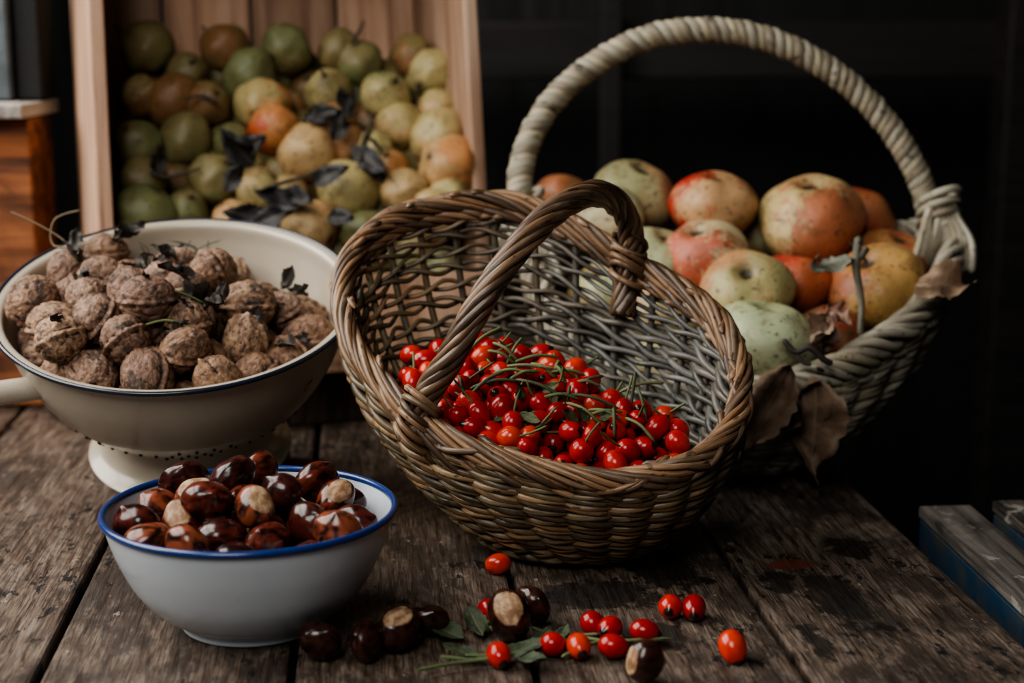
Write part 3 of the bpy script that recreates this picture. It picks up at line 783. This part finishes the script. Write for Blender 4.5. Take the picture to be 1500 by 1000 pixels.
# ------------------------------------------------------------------ rose hips
def hip_proto(seed):
    D,F=cubesphere(8); c=D[:,2]; s=np.sqrt(np.clip(1-c*c,0,1))
    V=D*np.array([1,1,1.14]); V[:,2]-=.22*np.exp(-(s/.25)**2)*(c<0); V[:,0]*=1+.05*c; V[:,1]*=1+.05*c
    return V,F,D
HPp=[hip_proto(0)]
HR=[((.42,.010,.007),(.32,.006,.006)),((.50,.020,.008),(.40,.010,.007)),((.34,.007,.006),(.24,.005,.005)),((.40,.009,.007),(.30,.006,.006)),((.56,.045,.012),(.48,.02,.009))]
def put_hip(mb,p,r,ax,smb=None):
    V,F,D=HPp[0]; R=rot_to(ax); ca,cb=random.choice(HR); p=np.array(p,float)
    mb.add(V*np.array([1,1,random.uniform(.95,1.15)])*r@R.T+p,F,ca,cb,D)
    if smb is not None:
        q=np.array(ax,float); q/=np.linalg.norm(q)
        L=random.uniform(.012,.024); b=np.array([random.uniform(-1,1),random.uniform(-1,.4),random.uniform(.0,1)])*.006
        tube(smb,catmull([p+q*r*.95,p+q*(r+L*.5)+b*.3,p+q*(r+L)+b],8),.0009,(.12,.18,.06),sides=5)
HC=np.array([.022,1.098])
def planez(x,y): return .118-.150*(x-.03)+.36*(y-1.1)
n=200; U=rng.uniform(0,1,(n,3))
rad=np.sqrt(U[:,0]); th_=U[:,1]*2*PI
ex=np.array([.93,-.36]); ey=np.array([.36,.93])
XY=HC+(rad*np.cos(th_)*.100)[:,None]*ex+(rad*np.sin(th_)*.058)[:,None]*ey
lay=rng.integers(0,3,n)
Z=planez(XY[:,0],XY[:,1])-.012*lay+rng.uniform(-.003,.003,n)
P=np.hstack([XY,Z[:,None]]); r=rng.uniform(.0068,.0086,n)
def hpush(P):
    q=P[:,:2]-HC; a=q@ex/.104; b=q@ey/.060; e=np.sqrt(a*a+b*b); k=np.where(e>1,1/np.maximum(e,1e-6),1)
    P[:,:2]=HC+q*k[:,None]
    zt=planez(P[:,0],P[:,1])+.008-.012*np.clip(e,0,1)**2; P[:,2]=np.clip(P[:,2],zt-.05,zt)
    return P
P=pack(P,r,hpush,np.array([0,0,0.]),60)
P=inside_small(P,r,3)
mb=MB(); mbt=MB()
for i in range(n):
    topl=P[i,2]>planez(P[i,0],P[i,1])-.008
    put_hip(mb,P[i],r[i],(random.uniform(-1,1),random.uniform(-.8,1),random.uniform(-.6,1)),mbt if (topl and random.random()<.6) else None)
for k in range(30):
    x=random.uniform(-.045,.10); y=1.10-.25*(x-.02)+random.uniform(-.035,.03); z=planez(x,y)+.012
    a_=random.uniform(0,PI); L=random.uniform(.02,.05)
    d=np.array([math.cos(a_),math.sin(a_)*.3,math.sin(a_)*.6-.1])*L
    c=np.array([x,y,z])
    tube(mbt,catmull([c-d*.5,c+np.array([0,-.003,.004]),c+d*.5],10),.0013,random.choice([(.14,.20,.07),(.20,.23,.10),(.08,.10,.045)]),sides=5)
mbl=MB()
for k in range(9):
    x=random.uniform(-.02,.08); y=random.uniform(1.06,1.1); a_=random.uniform(0,6.28)
    leaf(mbl,(x,y,planez(x,y)+.008),(math.cos(a_),-.3,math.sin(a_)),(0,-.8,.6),.018,.008,.3,.3,(.06,.08,.03),(.10,.12,.05))
g=empty('pile_of_rose_hips'); mb.obj('hips',HIP,g); mbt.obj('hip_stems',STEM,g); mbl.obj('hip_leaves',LEAF,g)

# ------------------------------------------------------------------ scattered things on the table
mb=MB(); mbt=MB(); mbl=MB()
for (x,y,ax) in ((-.010,1.06,(1,0,.2)),(-.0147,.967,(-.3,.5,.3)),(-.0079,.895,(-.3,.8,.3)),(.0252,.912,(-.7,.2,.1)),(.041,.909,(-.2,.9,.2)),(.0516,.945,(-.5,.3,.5)),(.062,.938,(.4,.6,0)),(.0623,.909,(-.9,.1,.15)),(.0834,.933,(-.9,.2,.1)),(.1037,.975,(.2,.8,.1)),(.119,.973,(.1,.8,.2)),(.135,.905,(-.2,.6,.7))):
    r=random.uniform(.0075,.0088); put_hip(mb,(x,y,r),r,ax)
for pts in (((-.057,.875),(-.035,.888),(-.012,.893),(.0,.90)),((.0,.915),(.02,.93),(.04,.932),(.062,.925),(.10,.928)),((.012,.948),(.03,.935),(.055,.935)),((-.02,.955),(-.01,.94),(.005,.93)),((.03,.90),(.05,.918),(.07,.93)),((-.03,.90),(0,.905),(.02,.92)),((-.044,.90),(-.02,.897),(.0,.903))):
    P=catmull([(x,y,.0035+.003*random.random()) for x,y in pts],20); tube(mbt,P,.0012,(.13,.18,.07),sides=5)
for (x,y,a_,L) in ((-.004,.905,.3,.03),(.004,.900,-.8,.026),(-.018,.935,1.9,.034),(-.03,.93,2.6,.035),(-.018,.90,2.9,.026),(.012,.92,.9,.022),(.028,.925,1.2,.02)):
    leaf(mbl,(x,y,.004),(math.cos(a_),math.sin(a_),.12),(0,-.3,1),L,L*.45,.15,.3,(.03,.045,.022),(.06,.08,.035))
g=empty('scattered_rose_hips'); mb.obj('hips',HIP,g); mbt.obj('hip_stems',STEM,g); mbl.obj('hip_leaves',LEAF,g)
mb=MB()
for k,(x,y,r,ax) in enumerate(((-.117,.905,.0135,(.5,-.5,.6)),(-.088,.905,.013,(-.5,-.6,.5)),(-.070,.918,.0148,(0,.35,-1)),(-.053,.945,.0135,(.3,-.6,.5)),(-.002,.938,.0165,(0,.75,-.65)),(.013,.965,.013,(.3,-.6,.5)),(.0785,.871,.0128,(.9,.3,-.15)))):
    V,F,D=CP[k%4]; R=rot_to(ax,k*1.1); W_=V*r@R.T; z=-W_[:,2].min()
    mb.add(W_+np.array([x,y,z]),F,(.05,.016,.010),None,D)
mb.obj('scattered_chestnuts',CHE)

# ------------------------------------------------------------------ light
w=bpy.data.worlds.new('world'); scene.world=w; w.use_nodes=True
bg=w.node_tree.nodes['Background']; bg.inputs[0].default_value=(.48,.68,.82,1); bg.inputs[1].default_value=.04
def area(name,loc,target,sx,sy,en,colr):
    l=bpy.data.lights.new(name,'AREA'); l.shape='RECTANGLE'; l.size=sx; l.size_y=sy; l.energy=en; l.color=colr
    o=bpy.data.objects.new(name,l); COL.objects.link(o); o.location=loc
    o.rotation_euler=(Vector(target)-Vector(loc)).to_track_quat('-Z','Y').to_euler(); return o
area('window_daylight',(-1.15,1.15,1.10),(0,1.15,.1),1.5,1.2,48,(1.0,.965,.90))
area('front_fill_light',(-.45,-.5,1.40),(.0,1.2,.1),.8,.8,18,(1.0,.965,.91))  # added soft lamp to brighten the front faces; no doorway is modelled
